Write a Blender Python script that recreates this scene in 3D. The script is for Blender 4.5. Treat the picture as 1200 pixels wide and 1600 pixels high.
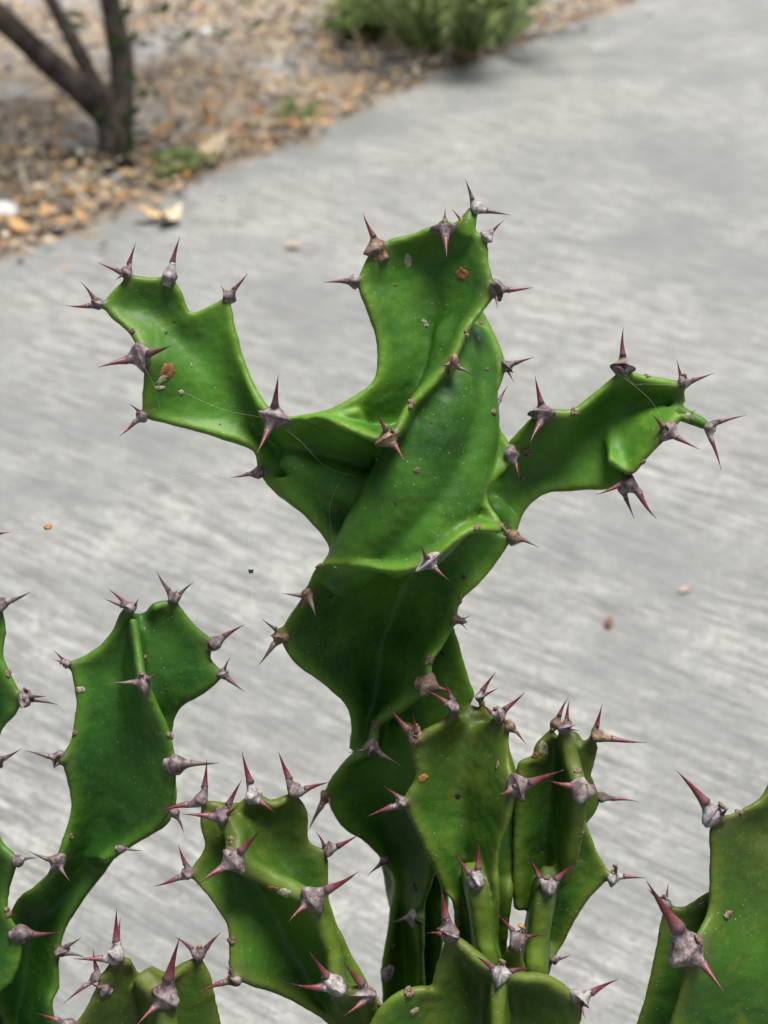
import bpy, bmesh, math, random
import numpy as np
from mathutils import Vector, Matrix, noise
from mathutils.bvhtree import BVHTree
from mathutils.kdtree import KDTree
R = math.radians
rnd = random.Random(7)
for o in list(bpy.data.objects):
    bpy.data.objects.remove(o)
scene = bpy.context.scene
COL = scene.collection

# ------------------------------------------------------------------ camera
W, H, FPX = 1200.0, 1600.0, 2300.0            # photograph's pixels and focal length in them
PITCH, CAM_Z, D0 = R(31.0), 1.05, 0.75        # camera tilt, height, distance to the plant
PXM = D0 / FPX                                # metres per photo pixel at the plant
cd = bpy.data.cameras.new('camera')
cam = bpy.data.objects.new('camera', cd); COL.objects.link(cam)
cam.location = (0, 0, CAM_Z); cam.rotation_euler = (R(90) - PITCH, 0, 0)
cd.sensor_fit = 'VERTICAL'; cd.sensor_height = 24.0; cd.sensor_width = 18.0
cd.lens = FPX / H * 24.0
cd.clip_start = 0.02; cd.clip_end = 2000
cd.dof.use_dof = True; cd.dof.focus_distance = 0.752; cd.dof.aperture_fstop = cd.lens / 6.0
scene.camera = cam
# ------------------------------------------------------------------ light
SUN_EL, SUN_AZ = R(78), R(70)                 # soft hazy light from almost overhead, a little from the right
world = bpy.data.worlds.new('World'); scene.world = world; world.use_nodes = True
nt = world.node_tree; bg = nt.nodes['Background']
sky = nt.nodes.new('ShaderNodeTexSky'); sky.sky_type = 'NISHITA'; sky.sun_disc = False
sky.sun_elevation = SUN_EL; sky.sun_rotation = SUN_AZ
sky.air_density = 1.0; sky.dust_density = 3.5; sky.ozone_density = 1.0
nt.links.new(sky.outputs[0], bg.inputs[0]); bg.inputs[1].default_value = 0.05
sd = bpy.data.lights.new('sun', 'SUN'); sd.energy = 3.4; sd.angle = R(26); sd.color = (1, .975, .94)
sun = bpy.data.objects.new('sun', sd); COL.objects.link(sun)
sun.rotation_euler = (R(90) - SUN_EL, 0, math.pi - SUN_AZ)
sun.location = (0, 0, 5)
scene.view_settings.view_transform = 'Standard'; scene.view_settings.look = 'None'
scene.view_settings.exposure = 1.18; scene.view_settings.gamma = 1.0

# ------------------------------------------------------------------ pixel <-> place
FW = Vector((0, math.cos(PITCH), -math.sin(PITCH))); UP = Vector((0, math.sin(PITCH), math.cos(PITCH)))
CP = Vector((0, 0, CAM_Z))
def ray(x, y):
    return FW + Vector(((x - W / 2) / FPX, 0, 0)) - UP * ((y - H / 2) / FPX)
def P(x, y, z=0.0):                           # z: distance behind the focus plane in plant pixels
    return CP + ray(x, y) * (D0 + z * PXM)
def to_px(w):
    v = Vector(w) - CP; d = v.dot(FW)
    return (W / 2 + FPX * v.x / d, H / 2 - FPX * v.dot(UP) / d, (d - D0) / PXM)
def G(x, y, h=0.0):                           # pixel on the ground
    r = ray(x, y); k = (h - CAM_Z) / r.z
    return CP + r * k

# ------------------------------------------------------------------ helpers
def tag(o, label=None, cat=None, group=None, kind=None):
    if label: o['label'] = label
    if cat: o['category'] = cat
    if group: o['group'] = group
    if kind: o['kind'] = kind
    return o
def link(name, me, mat=None, parent=None):
    o = bpy.data.objects.new(name, me); COL.objects.link(o)
    if mat and me is not None: me.materials.append(mat)
    if parent:
        o.parent = parent
        o.matrix_parent_inverse = Matrix.Translation(-Vector(parent_origin(parent)))
    return o
def parent_origin(p):
    v = Vector(p.location)
    return v if p.parent is None else (0, 0, 0)
def mesh(name, vs, fs, smooth=True):
    me = bpy.data.meshes.new(name); me.from_pydata([tuple(v) for v in vs], [], fs); me.update()
    if smooth: me.polygons.foreach_set('use_smooth', [True] * len(me.polygons))
    return me
def catmull(pts, us):
    pts = [np.array(p, float) for p in pts]; n = len(pts); out = []
    for u in us:
        u = min(max(u, 0), n - 1 - 1e-6); i = int(u); f = u - i
        p1, p2 = pts[i], pts[i + 1]
        p0 = pts[i - 1] if i > 0 else 2 * p1 - p2
        p3 = pts[i + 2] if i + 2 < n else 2 * p2 - p1
        m1, m2 = (p2 - p0) * .5, (p3 - p1) * .5
        f2, f3 = f * f, f * f * f
        out.append((2*f3-3*f2+1)*p1 + (f3-2*f2+f)*m1 + (-2*f3+3*f2)*p2 + (f3-f2)*m2)
    return out
def tube(pts, rads, seg=8, cap=True):
    """rings along world points; returns verts, faces"""
    vs, fs = [], []; n = len(pts); ref = None
    for i, (p, r) in enumerate(zip(pts, rads)):
        a = pts[max(i - 1, 0)]; b = pts[min(i + 1, n - 1)]
        t = (Vector(b) - Vector(a)).normalized()
        if ref is None: ref = t.orthogonal().normalized()
        ref = (ref - t * ref.dot(t)).normalized(); bi = t.cross(ref)
        for k in range(seg):
            an = 2 * math.pi * k / seg
            vs.append(Vector(p) + (ref * math.cos(an) + bi * math.sin(an)) * r)
    for i in range(n - 1):
        for k in range(seg):
            a = i * seg + k; b = i * seg + (k + 1) % seg
            fs.append((a, b, b + seg, a + seg))
    if cap:
        fs.append(tuple(range(seg))[::-1]); fs.append(tuple(range((n - 1) * seg, n * seg)))
    return vs, fs

# ------------------------------------------------------------------ materials
class NB:
    def __init__(s, name):
        s.m = bpy.data.materials.new(name); s.m.use_nodes = True
        s.t = s.m.node_tree; s.b = s.t.nodes['Principled BSDF']
    def n(s, kind, **kw):
        nd = s.t.nodes.new('ShaderNode' + kind)
        for k, v in kw.items():
            if hasattr(nd, k): setattr(nd, k, v)
            else: nd.inputs[k.replace('_', ' ')].default_value = v
        return nd
    def l(s, a, b): s.t.links.new(a, b)
    def noise(s, scale, detail=4, rough=.55, vec=None):
        nd = s.n('TexNoise'); nd.inputs['Scale'].default_value = scale
        nd.inputs['Detail'].default_value = detail; nd.inputs['Roughness'].default_value = rough
        if vec: s.l(vec, nd.inputs['Vector'])
        return nd.outputs[0]
    def ramp(s, fac, stops):
        r = s.n('ValToRGB'); s.l(fac, r.inputs[0]); e = r.color_ramp.elements
        while len(e) < len(stops): e.new(.5)
        for el, (p, c) in zip(e, stops):
            el.position = p; el.color = (c, c, c, 1) if isinstance(c, (int, float)) else (*c, 1)
        return r.outputs[0]
    def mix(s, fac, a, b, mode='MIX'):
        m = s.n('MixRGB'); m.blend_type = mode
        for i, v in ((0, fac), (1, a), (2, b)):
            if isinstance(v, (int, float)): m.inputs[i].default_value = v if i == 0 else (v, v, v, 1)
            elif isinstance(v, tuple): m.inputs[i].default_value = (*v, 1)
            else: s.l(v, m.inputs[i])
        return m.outputs[0]
    def math(s, op, a, b=0.0):
        m = s.n('Math'); m.operation = op
        for i, v in ((0, a), (1, b)):
            if isinstance(v, (int, float)): m.inputs[i].default_value = v
            else: s.l(v, m.inputs[i])
        return m.outputs[0]
    def bump(s, h, strength, dist, prev=None):
        b = s.n('Bump'); b.inputs['Strength'].default_value = strength; b.inputs['Distance'].default_value = dist
        s.l(h, b.inputs['Height'])
        if prev: s.l(prev, b.inputs['Normal'])
        return b.outputs[0]
    def out(s, col=None, rough=.5, nrm=None, spec=None):
        if col is not None:
            if isinstance(col, tuple): s.b.inputs['Base Color'].default_value = (*col, 1)
            else: s.l(col, s.b.inputs['Base Color'])
        if isinstance(rough, (int, float)): s.b.inputs['Roughness'].default_value = rough
        else: s.l(rough, s.b.inputs['Roughness'])
        if nrm: s.l(nrm, s.b.inputs['Normal'])
        if spec is not None: s.b.inputs['Specular IOR Level'].default_value = spec
        return s.m

def skin_material(name, deep, bright, rim, tip, tip_amt):
    b = NB(name)
    geo = b.n('NewGeometry').outputs['Position']
    rimv = b.n('Attribute', attribute_name='rim').outputs['Fac']
    halo = b.n('Attribute', attribute_name='halo').outputs['Fac']
    tipv = b.n('Attribute', attribute_name='tip').outputs['Fac']
    base = b.mix(b.ramp(b.noise(20, 5, .6, geo), [(.32, 0), (.66, 1)]), deep, bright)
    base = b.mix(b.math('MULTIPLY', b.ramp(b.noise(160, 3, .6, geo), [(.42, 0), (.75, 1)]), .28), base, tuple(c * .62 for c in deep))
    base = b.mix(b.math('MULTIPLY', rimv, .55), base, rim)
    # older, browner skin close to the growing tip, broken by noise
    tn = b.math('MULTIPLY', tipv, b.ramp(b.noise(60, 4, .6, geo), [(.25, .35), (.7, 1)]))
    base = b.mix(b.math('MULTIPLY', tn, tip_amt), base, tip)
    hn = b.math('MULTIPLY', halo, b.ramp(b.noise(300, 4, .6, geo), [(.3, .25), (.62, 1)]))
    base = b.mix(b.math('MULTIPLY', hn, .8), base, (.075, .055, .035))
    # pale corky specks and a few dust marks
    v = b.n('TexVoronoi'); v.inputs['Scale'].default_value = 330; b.l(geo, v.inputs['Vector'])
    sp = b.ramp(v.outputs['Distance'], [(.07, 1), (.13, 0)])
    sel = b.ramp(v.outputs['Color'], [(.42, 0), (.50, 1)])
    dens = b.ramp(b.noise(30, 3, .6, geo), [(.38, .1), (.62, 1)])
    speck = b.math('MULTIPLY', b.math('MULTIPLY', sp, sel), dens)
    base = b.mix(b.math('MULTIPLY', speck, .62), base, (.42, .5, .34))
    v2 = b.n('TexVoronoi'); v2.inputs['Scale'].default_value = 95; b.l(geo, v2.inputs['Vector'])
    dk = b.math('MULTIPLY', b.ramp(v2.outputs['Distance'], [(.05, 1), (.09, 0)]), b.ramp(v2.outputs['Color'], [(.70, 0), (.74, 1)]))
    base = b.mix(b.math('MULTIPLY', dk, .75), base, (.03, .025, .015))
    dust = b.ramp(b.noise(900, 2, .7, geo), [(.58, 0), (.8, 1)])
    base = b.mix(b.math('MULTIPLY', dust, .16), base, (.3, .36, .26))
    # dry scratches and dusty smears along the skin, and yellowed blotches
    mp = b.n('Mapping'); mp.vector_type = 'TEXTURE'; b.l(geo, mp.inputs['Vector']); mp.inputs['Scale'].default_value = (1, 1, 7); mp.inputs['Rotation'].default_value = (.3, .5, 0)
    scr = b.math('MULTIPLY', b.ramp(b.noise(620, 3, .6, mp.outputs[0]), [(.66, 0), (.74, 1)]), b.ramp(b.noise(26, 3, .5, geo), [(.5, 0), (.68, 1)]))
    base = b.mix(b.math('MULTIPLY', scr, .35), base, (.36, .40, .30))
    base = b.mix(b.math('MULTIPLY', b.ramp(b.noise(34, 6, .7, geo), [(.56, 0), (.72, 1)]), .5), base, rim)
    crk = b.math('MULTIPLY', b.ramp(b.noise(75, 6, .75, geo), [(.645, 0), (.69, 1)]), b.ramp(rimv, [(0, .25), (.6, 1)]))
    base = b.mix(b.math('MULTIPLY', crk, .75), base, (.16, .105, .055))
    n1 = b.bump(b.noise(70, 5, .6, geo), .30, .002)
    n1 = b.bump(crk, .5, .0008, n1)
    n1 = b.bump(b.noise(700, 3, .6, geo), .10, .0006, n1)
    n1 = b.bump(b.math('SUBTRACT', speck, dk), .35, .0005, n1)
    b.b.inputs['Subsurface Weight'].default_value = .05
    b.b.inputs['Subsurface Radius'].default_value = (.3, 1, .15)
    b.b.inputs['Subsurface Scale'].default_value = .003
    rgh = b.ramp(b.noise(45, 4, .6, geo), [(.3, .42), (.7, .60)])
    return b.out(base, rgh, n1, .24)

MAT = {}
MAT['skin_main'] = skin_material('green_skin', (.0110, .0520, .0035), (.0560, .1620, .0110), (.1224, .2160, .0144), (.0432, .0720, .0144), .25)
MAT['skin_low'] = skin_material('olive_skin', (.0120, .0520, .0032), (.0460, .1230, .0080), (.1224, .1440, .0144), (.0576, .0324, .0101), .62)
MAT['skin_left'] = skin_material('dark_green_skin', (.0079, .0446, .0036), (.0288, .1044, .0072), (.0864, .1728, .0144), (.0360, .0648, .0144), .3)  # darker green base colours for the two left stems

def shield_material(name, a, c, d, white):
    b = NB(name)
    tc = b.n('TexCoord').outputs['Object']
    col = b.mix(b.ramp(b.noise(330, 6, .75, tc), [(.38, 0), (.58, 1)]), tuple(x * .72 for x in a), c)
    col = b.mix(b.ramp(b.noise(240, 4, .6, tc), [(.58 - white * .3, 0), (.80 - white * .3, .9)]), col, d)
    col = b.mix(b.ramp(b.noise(620, 3, .6, tc), [(.58, 0), (.70, .45)]), col, tuple(x * .4 for x in a))
    nrm = b.bump(b.noise(420, 6, .7, tc), .6, .0016)
    nrm = b.bump(b.noise(1500, 4, .6, tc), .35, .0005, nrm)
    return b.out(col, b.ramp(b.noise(300, 2, .5, tc), [(.3, .38), (.7, .68)]), nrm, .4)
MAT['shield_purple'] = shield_material('purple_grey_horn', (.0638, .0338, .0345), (.1237, .0840, .0863), (.2850, .2475, .2325), .42)
MAT['shield_brown'] = shield_material('brown_cork_horn', (.0975, .0488, .0263), (.1500, .1013, .0788), (.3000, .1950, .0900), .35)
MAT['shield_white'] = shield_material('chalky_horn', (.1125, .0750, .0788), (.2250, .1950, .1950), (.3750, .3600, .3375), .5)
def spine_material(name, base, mid, tip):
    b = NB(name)
    ln = b.n('Attribute', attribute_name='along').outputs['Fac']
    tc = b.n('TexCoord').outputs['Object']
    f = b.math('ADD', ln, b.math('MULTIPLY', b.math('SUBTRACT', b.noise(420, 4, .6, tc), .5), .3))
    col = b.ramp(f, [(.05, base), (.34, mid), (.80, tip), (1, tuple(x * .5 for x in tip))])
    col = b.mix(b.ramp(b.noise(900, 3, .6, tc), [(.58, 0), (.72, .5)]), col, (.25, .2, .18))
    nrm = b.bump(b.noise(700, 4, .6, tc), .35, .0006)
    return b.out(col, .42, nrm, .4)
MAT['spine_dark'] = spine_material('plum_spine', (.11, .06, .06), (.125, .020, .026), (.05, .010, .013))
MAT['spine_red'] = spine_material('crimson_spine', (.15, .075, .08), (.125, .016, .022), (.045, .006, .010))
MAT['spine_grey'] = spine_material('grey_brown_spine', (.1275, .0938, .0750), (.0750, .0562, .0488), (.0263, .0210, .0210))
def simple(name, a, c, scale, rough=.7, bump=.4, dist=.001, stops=((.35, 0), (.65, 1))):
    b = NB(name); tc = b.n('TexCoord').outputs['Object']
    nz = b.noise(scale, 5, .6, tc)
    col = b.mix(b.ramp(nz, list(stops)), a, c)
    return b.out(col, rough, b.bump(b.noise(scale * 2.2, 5, .6, tc), bump, dist), .3)
MAT['bud'] = simple('bud_cork', (.0525, .0300, .0210), (.2250, .1575, .1050), 900)
MAT['scar_brown'] = simple('scar_brown', (.0750, .0300, .0112), (.2550, .1125, .0375), 500)
MAT['scar_pale'] = simple('scar_pale', (.0975, .1050, .0525), (.3300, .3000, .2100), 900)
MAT['scar_orange'] = simple('scar_orange', (.1650, .0675, .0150), (.3750, .2025, .0525), 700)
MAT['scar_black'] = simple('scar_black', (.008, .008, .006), (.03, .025, .02), 500)

# ground materials
EDGE_PX = [(-420, 575), (-200, 490), (0, 405), (120, 358), (220, 318), (310, 282), (400, 245), (470, 214), (540, 182), (620, 145), (700, 110), (770, 82), (850, 52), (920, 27), (990, 2), (1060, -25), (1130, -52)]
s0, s1 = G(950, 975), G(1150, 1047)
STREAK = math.atan2(s1.y - s0.y, s1.x - s0.x)
def concrete_material():
    b = NB('brushed_concrete')
    pos = b.n('NewGeometry').outputs['Position']
    mp = b.n('Mapping'); mp.vector_type = 'TEXTURE'; b.l(pos, mp.inputs['Vector'])
    mp.inputs['Rotation'].default_value = (0, 0, STREAK); mp.inputs['Scale'].default_value = (6.5, 1, 1)
    st = mp.outputs[0]
    big = b.noise(2.3, 6, .66, pos)
    mott = b.noise(42, 6, .72, pos)
    mp3 = b.n('Mapping'); mp3.vector_type = 'TEXTURE'; b.l(pos, mp3.inputs['Vector'])
    mp3.inputs['Rotation'].default_value = (0, 0, STREAK); mp3.inputs['Scale'].default_value = (9, 1, 1)
    fine = b.noise(170, 5, .7, mp3.outputs[0])
    mid = b.noise(68, 8, .74, mp3.outputs[0])
    grit = b.noise(130, 6, .8, pos)
    col = b.mix(b.ramp(mott, [(.32, 0), (.66, 1)]), (.1906, .1929, .1757), (.3176, .3191, .2930))
    col = b.mix(b.ramp(mid, [(.42, .95), (.55, 0)]), col, (.1200, .1200, .1114))
    col = b.mix(b.ramp(fine, [(.52, 0), (.66, .85)]), col, (.4094, .4058, .3745))
    col = b.mix(b.ramp(grit, [(.36, .8), (.5, 0)]), col, (.0910, .0924, .0874))
    col = b.mix(b.ramp(big, [(.38, .72), (.57, 0)]), col, (.1412, .1436, .1392))
    col = b.mix(b.ramp(b.noise(5.5, 3, .5, pos), [(.62, 0), (.8, .30)]), col, (.2118, .1803, .1392))
    n1 = b.bump(b.math('ADD', b.math('MULTIPLY', mid, .7), fine), .55, .004)
    n1 = b.bump(b.noise(420, 4, .7, pos), .5, .001, n1)
    return b.out(col, .82, n1, .3)
MAT['concrete'] = concrete_material()
def soil_material():
    b = NB('dry_soil')
    pos = b.n('NewGeometry').outputs['Position']
    col = b.mix(b.ramp(b.noise(9, 5, .6, pos), [(.35, 0), (.65, 1)]), (.2246, .1732, .1217), (.3744, .3229, .2621))
    col = b.mix(b.ramp(b.noise(60, 5, .65, pos), [(.5, 0), (.7, .7)]), col, (.1217, .0889, .0655))
    col = b.mix(b.ramp(b.noise(2.2, 4, .5, pos), [(.52, 0), (.64, .7)]), col, (.4306, .4352, .4399))
    n1 = b.bump(b.noise(55, 6, .7, pos), .9, .02)
    return b.out(col, .9, n1, .2)
MAT['soil'] = soil_material()
def leaf_material(name, cols, thin=False):
    b = NB(name); inf = b.n('Attribute', attribute_name='tint').outputs['Fac']
    tc = b.n('TexCoord').outputs['Object']
    k = len(cols) - 1
    col = b.ramp(inf, [(i / k, c) for i, c in enumerate(cols)])
    col = b.mix(b.ramp(b.noise(90, 4, .6, tc), [(.4, 0), (.7, .12 if thin else .6)]), col, (.11, .06, .028))
    m = b.out(col, .7, b.bump(b.noise(120, 4, .6, tc), .4, .003), .3)
    if thin:
        tr = b.n('BsdfTranslucent'); b.l(col, tr.inputs['Color']); mx = b.n('MixShader'); mx.inputs[0].default_value = .58
        o_ = b.t.nodes['Material Output']; b.l(b.b.outputs[0], mx.inputs[1]); b.l(tr.outputs[0], mx.inputs[2]); b.l(mx.outputs[0], o_.inputs[0])
    return m
MAT['litter'] = leaf_material('dry_leaves', [(.1288, .0690, .0322), (.3864, .1748, .0552), (.4784, .3036, .1288), (.5336, .4140, .2392), (.5704, .4968, .3864), (.2392, .1932, .1564)])
MAT['gravel'] = leaf_material('gravel_stone', [(.1600, .1680, .1840), (.2880, .3000, .3200), (.4000, .4120, .4320), (.2400, .2160, .1920), (.5280, .5360, .5440)])
MAT['foliage'] = leaf_material('weed_green', [(.2024, .3036, .0828), (.2944, .4140, .1380), (.3680, .4600, .1932), (.4416, .4784, .2760), (.2392, .3680, .1564)], True)
MAT['tree_leaf'] = leaf_material('tree_leaf', [(.0240, .0640, .0200), (.0400, .0960, .0280), (.0640, .1280, .0400)], True)
MAT['bark'] = simple('grey_bark', (.0344, .0263, .0203), (.1165, .0911, .0709), 26, .9, .9, .012)
MAT['terracotta'] = simple('terracotta', (.30, .12, .06), (.42, .2, .11), 18, .85, .3, .002)
MAT['potting_soil'] = simple('potting_soil', (.03, .022, .016), (.10, .075, .055), 60, .95, 1, .006)
def web_material():
    b = NB('cobweb_silk'); return b.out((.8, .8, .78), .35, None, .5)
MAT['web'] = web_material()
MAT['stone_white'] = simple('pale_stone', (.4650, .4575, .4425), (.6000, .6000, .5850), 60, .8, .4, .003)
MAT['chip'] = simple('brown_chip', (.22, .07, .02), (.38, .15, .05), 400)
MAT['fly'] = simple('black_speck', (.008, .008, .008), (.025, .022, .02), 400)

# ------------------------------------------------------------------ setting
def grid_sheet(x0, x1, y0, y1, z, n):
    vs = [(x0 + (x1 - x0) * i / n, y0 + (y1 - y0) * j / n, z) for j in range(n + 1) for i in range(n + 1)]
    fs = [(j*(n+1)+i, j*(n+1)+i+1, (j+1)*(n+1)+i+1, (j+1)*(n+1)+i) for j in range(n) for i in range(n)]
    return vs, fs
tag(link('ground', mesh('ground', *grid_sheet(-300, 300, -300, 300, -.045, 4)), MAT['soil']), kind='structure')
# uneven strip of bare soil beyond the slab, really in relief
vs, fs = grid_sheet(-5.5, 6, 1.2, 11, 0, 300)
EDGE = [G(*p) for p in EDGE_PX]
def edge_side(x, y):                          # > 0: on the litter side of the concrete edge
    best, sgn = 1e9, 1
    for a, b in zip(EDGE[:-1], EDGE[1:]):
        dx, dy = b.x - a.x, b.y - a.y; L = dx*dx + dy*dy
        t = ((x - a.x)*dx + (y - a.y)*dy) / L
        tc = min(max(t, 0), 1)
        d = math.hypot(x - a.x - tc*dx, y - a.y - tc*dy)
        if d < best:
            best = d; sgn = 1 if dx*(y - a.y) - dy*(x - a.x) > 0 else -1
    return best * sgn
v2 = []
for x, y, z in vs:
    e = edge_side(x, y)
    h = (-.022 + .020 * noise.noise((x*1.7, y*1.7, 0)) + .012 * noise.noise((x*7, y*7, 3))) if e > -.05 else -.043
    if -.09 < e < .05: h = max(h, -.004 + .016 * noise.noise((x*9, y*9, 7)) - .05 * max(0, -e - .02))
    bd = min(x + 5.5, 6 - x, y - 1.2, 11 - y); k = min(max(bd / .5, 0), 1)
    v2.append((x, y, h * k - .05 * (1 - k)))
tag(link('soil_bed', mesh('soil_bed', v2, fs), MAT['soil']), kind='structure')
# concrete slab with a worn, rounded edge
def offset(poly, d):
    out = []
    for i, p in enumerate(poly):
        a = poly[max(i - 1, 0)]; c = poly[min(i + 1, len(poly) - 1)]
        t = Vector((c.x - a.x, c.y - a.y)).normalized(); out.append(Vector((p.x + t.y * d, p.y - t.x * d, 0)))
    return out
dense = [Vector(p) for p in catmull([tuple(e) for e in EDGE], np.linspace(0, len(EDGE) - 1, 120))]
dense = [Vector((p.x + .010*noise.noise((p.x*4, p.y*4, 1)), p.y + .010*noise.noise((p.x*4, p.y*4, 9)), 0)) for p in dense]
far = [Vector((60, 40, 0)), Vector((60, -60, 0)), Vector((-60, -60, 0)), Vector((-60, dense[0].y - 2.0, 0))]
bm = bmesh.new()
prev = None
for off, z in ((0, -.05), (0, -.012), (.006, -.003), (.02, 0)):
    ring = [bm.verts.new((p.x, p.y, z)) for p in offset(dense, off)] + [bm.verts.new((p.x, p.y, z)) for p in far]
    if prev:
        for i in range(len(dense) - 1): bm.faces.new((prev[i], prev[i+1], ring[i+1], ring[i]))
    prev = ring
bmesh.ops.triangulate(bm, faces=[bm.faces.new(prev)])
bmesh.ops.recalc_face_normals(bm, faces=bm.faces)
me = bpy.data.meshes.new('concrete'); bm.to_mesh(me); bm.free()
tag(link('concrete_pavement', me, MAT['concrete']), kind='structure')

def attr(me, name, vals):
    a = me.attributes.new(name, 'FLOAT', 'POINT'); a.data.foreach_set('value', np.asarray(vals, dtype=np.float32))

# ------------------------------------------------------------------ leaf litter, gravel
def leaf_geo(L, wd, curl, rr):
    """a dry leaf: 5 stations, midrib crease, curled; local coords"""
    vs, fs = [], []
    prof = [0.05, .7, 1, .75, .03]
    for i, w in enumerate(prof):
        u = i / 4 - .5; z = curl * L * (u * u * 2.2) + rr.uniform(-.02, .02) * L
        yy = w * wd * .5
        vs += [(u * L, -yy, z + yy * .55), (u * L, 0, z), (u * L, yy * rr.uniform(.8, 1.1), z + yy * .6)]
    for i in range(4):
        for k in range(2):
            a = i * 3 + k; fs.append((a, a + 1, a + 4, a + 3))
    return vs, fs
def scatter_leaves(name, spots, mat):
    V, F, T = [], [], []
    for (x, y, z, L, t) in spots:
        vs, fs = leaf_geo(L, L * rnd.uniform(.35, .6), rnd.uniform(.05, .5), rnd)
        m = Matrix.Translation((x, y, z)) @ Matrix.Rotation(rnd.uniform(0, 6.28), 4, 'Z') @ Matrix.Rotation(rnd.gauss(0, .35), 4, 'X') @ Matrix.Rotation(rnd.gauss(0, .25), 4, 'Y')
        b0 = len(V); V += [m @ Vector(v) for v in vs]; F += [tuple(i + b0 for i in f) for f in fs]; T += [t] * len(vs)
    me = mesh(name, V, F); attr(me, 'tint', T)
    return link(name, me, mat)
spots = []
while len(spots) < 11000:
    y = rnd.uniform(1.6, 8.0); x = rnd.uniform(-.62 * y - .6, .45 * y + .4)
    e = edge_side(x, y)
    if e < 0 and rnd.random() > math.exp(e / .03) * .35: continue
    near = math.exp(-e / .45)
    dens = .35 + .65 * near + .6 * (noise.noise((x*1.3, y*1.3, 4)) )
    if rnd.random() > dens: continue
    t = min(max(rnd.gauss(.34 if rnd.random() < near * .8 else .60, .26), 0), 1)
    spots.append((x, y, .004 + rnd.uniform(0, .02), rnd.uniform(.012, .040), t))
tag(scatter_leaves('leaf_litter', spots, MAT['litter']), 'dry brown and tan leaf litter covering the bare soil', 'leaf litter', kind='stuff')
def pebble_geo(s, rr):
    bmx = bmesh.new(); bmesh.ops.create_icosphere(bmx, subdivisions=1, radius=1)
    vs = [(v.co.x * s * rr.uniform(.8, 1.2), v.co.y * s * rr.uniform(.7, 1.1), v.co.z * s * rr.uniform(.45, .75)) for v in bmx.verts]
    fs = [tuple(v.index for v in f.verts) for f in bmx.faces]; bmx.free(); return vs, fs
V, F, T = [], [], []; n = 0
while n < 2600:
    y = rnd.uniform(1.8, 9.0); x = rnd.uniform(-.62 * y - .6, .42 * y + .3)
    e = edge_side(x, y)
    if e < .04 and not (e > -.16 and rnd.random() < .12): continue
    band = math.exp(-((y - 5.0 - .15 * x) / .55) ** 2)
    if rnd.random() > .10 + .9 * band: continue
    vs, fs = pebble_geo(rnd.uniform(.006, .017), rnd)
    an = rnd.uniform(0, 6.28); c, s = math.cos(an), math.sin(an); b0 = len(V)
    V += [(x + a*c - b_*s, y + a*s + b_*c, .002 + z) for a, b_, z in vs]; F += [tuple(i + b0 for i in f) for f in fs]
    T += [rnd.random()] * len(vs); n += 1
me = mesh('gravel', V, F); attr(me, 'tint', T)
tag(link('gravel', me, MAT['gravel']), 'pale grey gravel scattered across the bare soil', 'gravel', kind='stuff')

V, F, T = [], [], []; n = 0
while n < 7000:
    y = rnd.uniform(1.8, 8.5); x = rnd.uniform(-.62 * y - .6, .42 * y + .3); e = edge_side(x, y)
    if e < .02: continue
    L = rnd.uniform(.04, .14); a = rnd.uniform(0, 6.28); tl = abs(rnd.gauss(0, .35)); d = Vector((math.cos(a) * math.cos(tl), math.sin(a) * math.cos(tl), math.sin(tl)))
    w = Vector((-math.sin(a), math.cos(a), 0)) * .0022; p = Vector((x, y, .006)); q = p + d * L * .5 + Vector((0, 0, .006)); b0 = len(V)
    V += [p - w, p + w, q + w, q - w, p + d * L + Vector((0, 0, -.002))]; F += [(b0, b0+1, b0+2, b0+3), (b0+3, b0+2, b0+4)]; T += [rnd.uniform(.4, .85)] * 5; n += 1
me = mesh('dry_grass', V, F, False); attr(me, 'tint', T)
tag(link('dry_grass', me, MAT['litter']), 'loose straw coloured dry grass strewn over the bare soil', 'dry grass', kind='stuff')

# single leaves one can pick out
def single_leaf(px, py, L, t, label, group=None, ang=None, curl=.4, h=.006):
    g = G(px, py); vs, fs = leaf_geo(L, L * .5, curl, rnd)
    me = mesh('dry_leaf', vs, fs); attr(me, 'tint', [t] * len(vs))
    o = link('dry_leaf', me, MAT['litter']); o.location = (g.x, g.y, h); o.rotation_euler = (rnd.gauss(0, .2), rnd.gauss(0, .15), rnd.uniform(0, 6.28) if ang is None else ang)
    sm = o.modifiers.new('thickness', 'SOLIDIFY'); sm.thickness = .0012
    return tag(o, label, 'leaf', group)
single_leaf(240, 347, .075, .50, 'curled straw coloured dry leaf lying alone on the concrete near its edge', ang=.2, curl=.7)
single_leaf(266, 352, .075, .72, 'paler broken dry leaf touching the curled straw coloured leaf on the concrete', ang=1.1, curl=.8)
single_leaf(459, 388, .045, .93, 'small tan dry leaf fragment flat on the grey concrete', ang=.6, curl=.1, h=.003)
single_leaf(951, 977, .024, .0, 'tiny reddish brown leaf scrap on the concrete right of the tall stem', ang=1.4, curl=.2, h=.002)
single_leaf(1069, 925, .020, .95, 'tiny yellowish leaf scrap on the concrete below the right spiny arm', ang=.3, curl=.15, h=.002)
single_leaf(332, 240, .10, .66, 'large pale yellow dry leaf at the concrete edge beside the green weed', ang=.9, curl=.5)
single_leaf(346, 230, .08, .55, 'second pale leaf overlapping the large yellow leaf at the concrete edge', ang=-.4, curl=.6)
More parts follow.
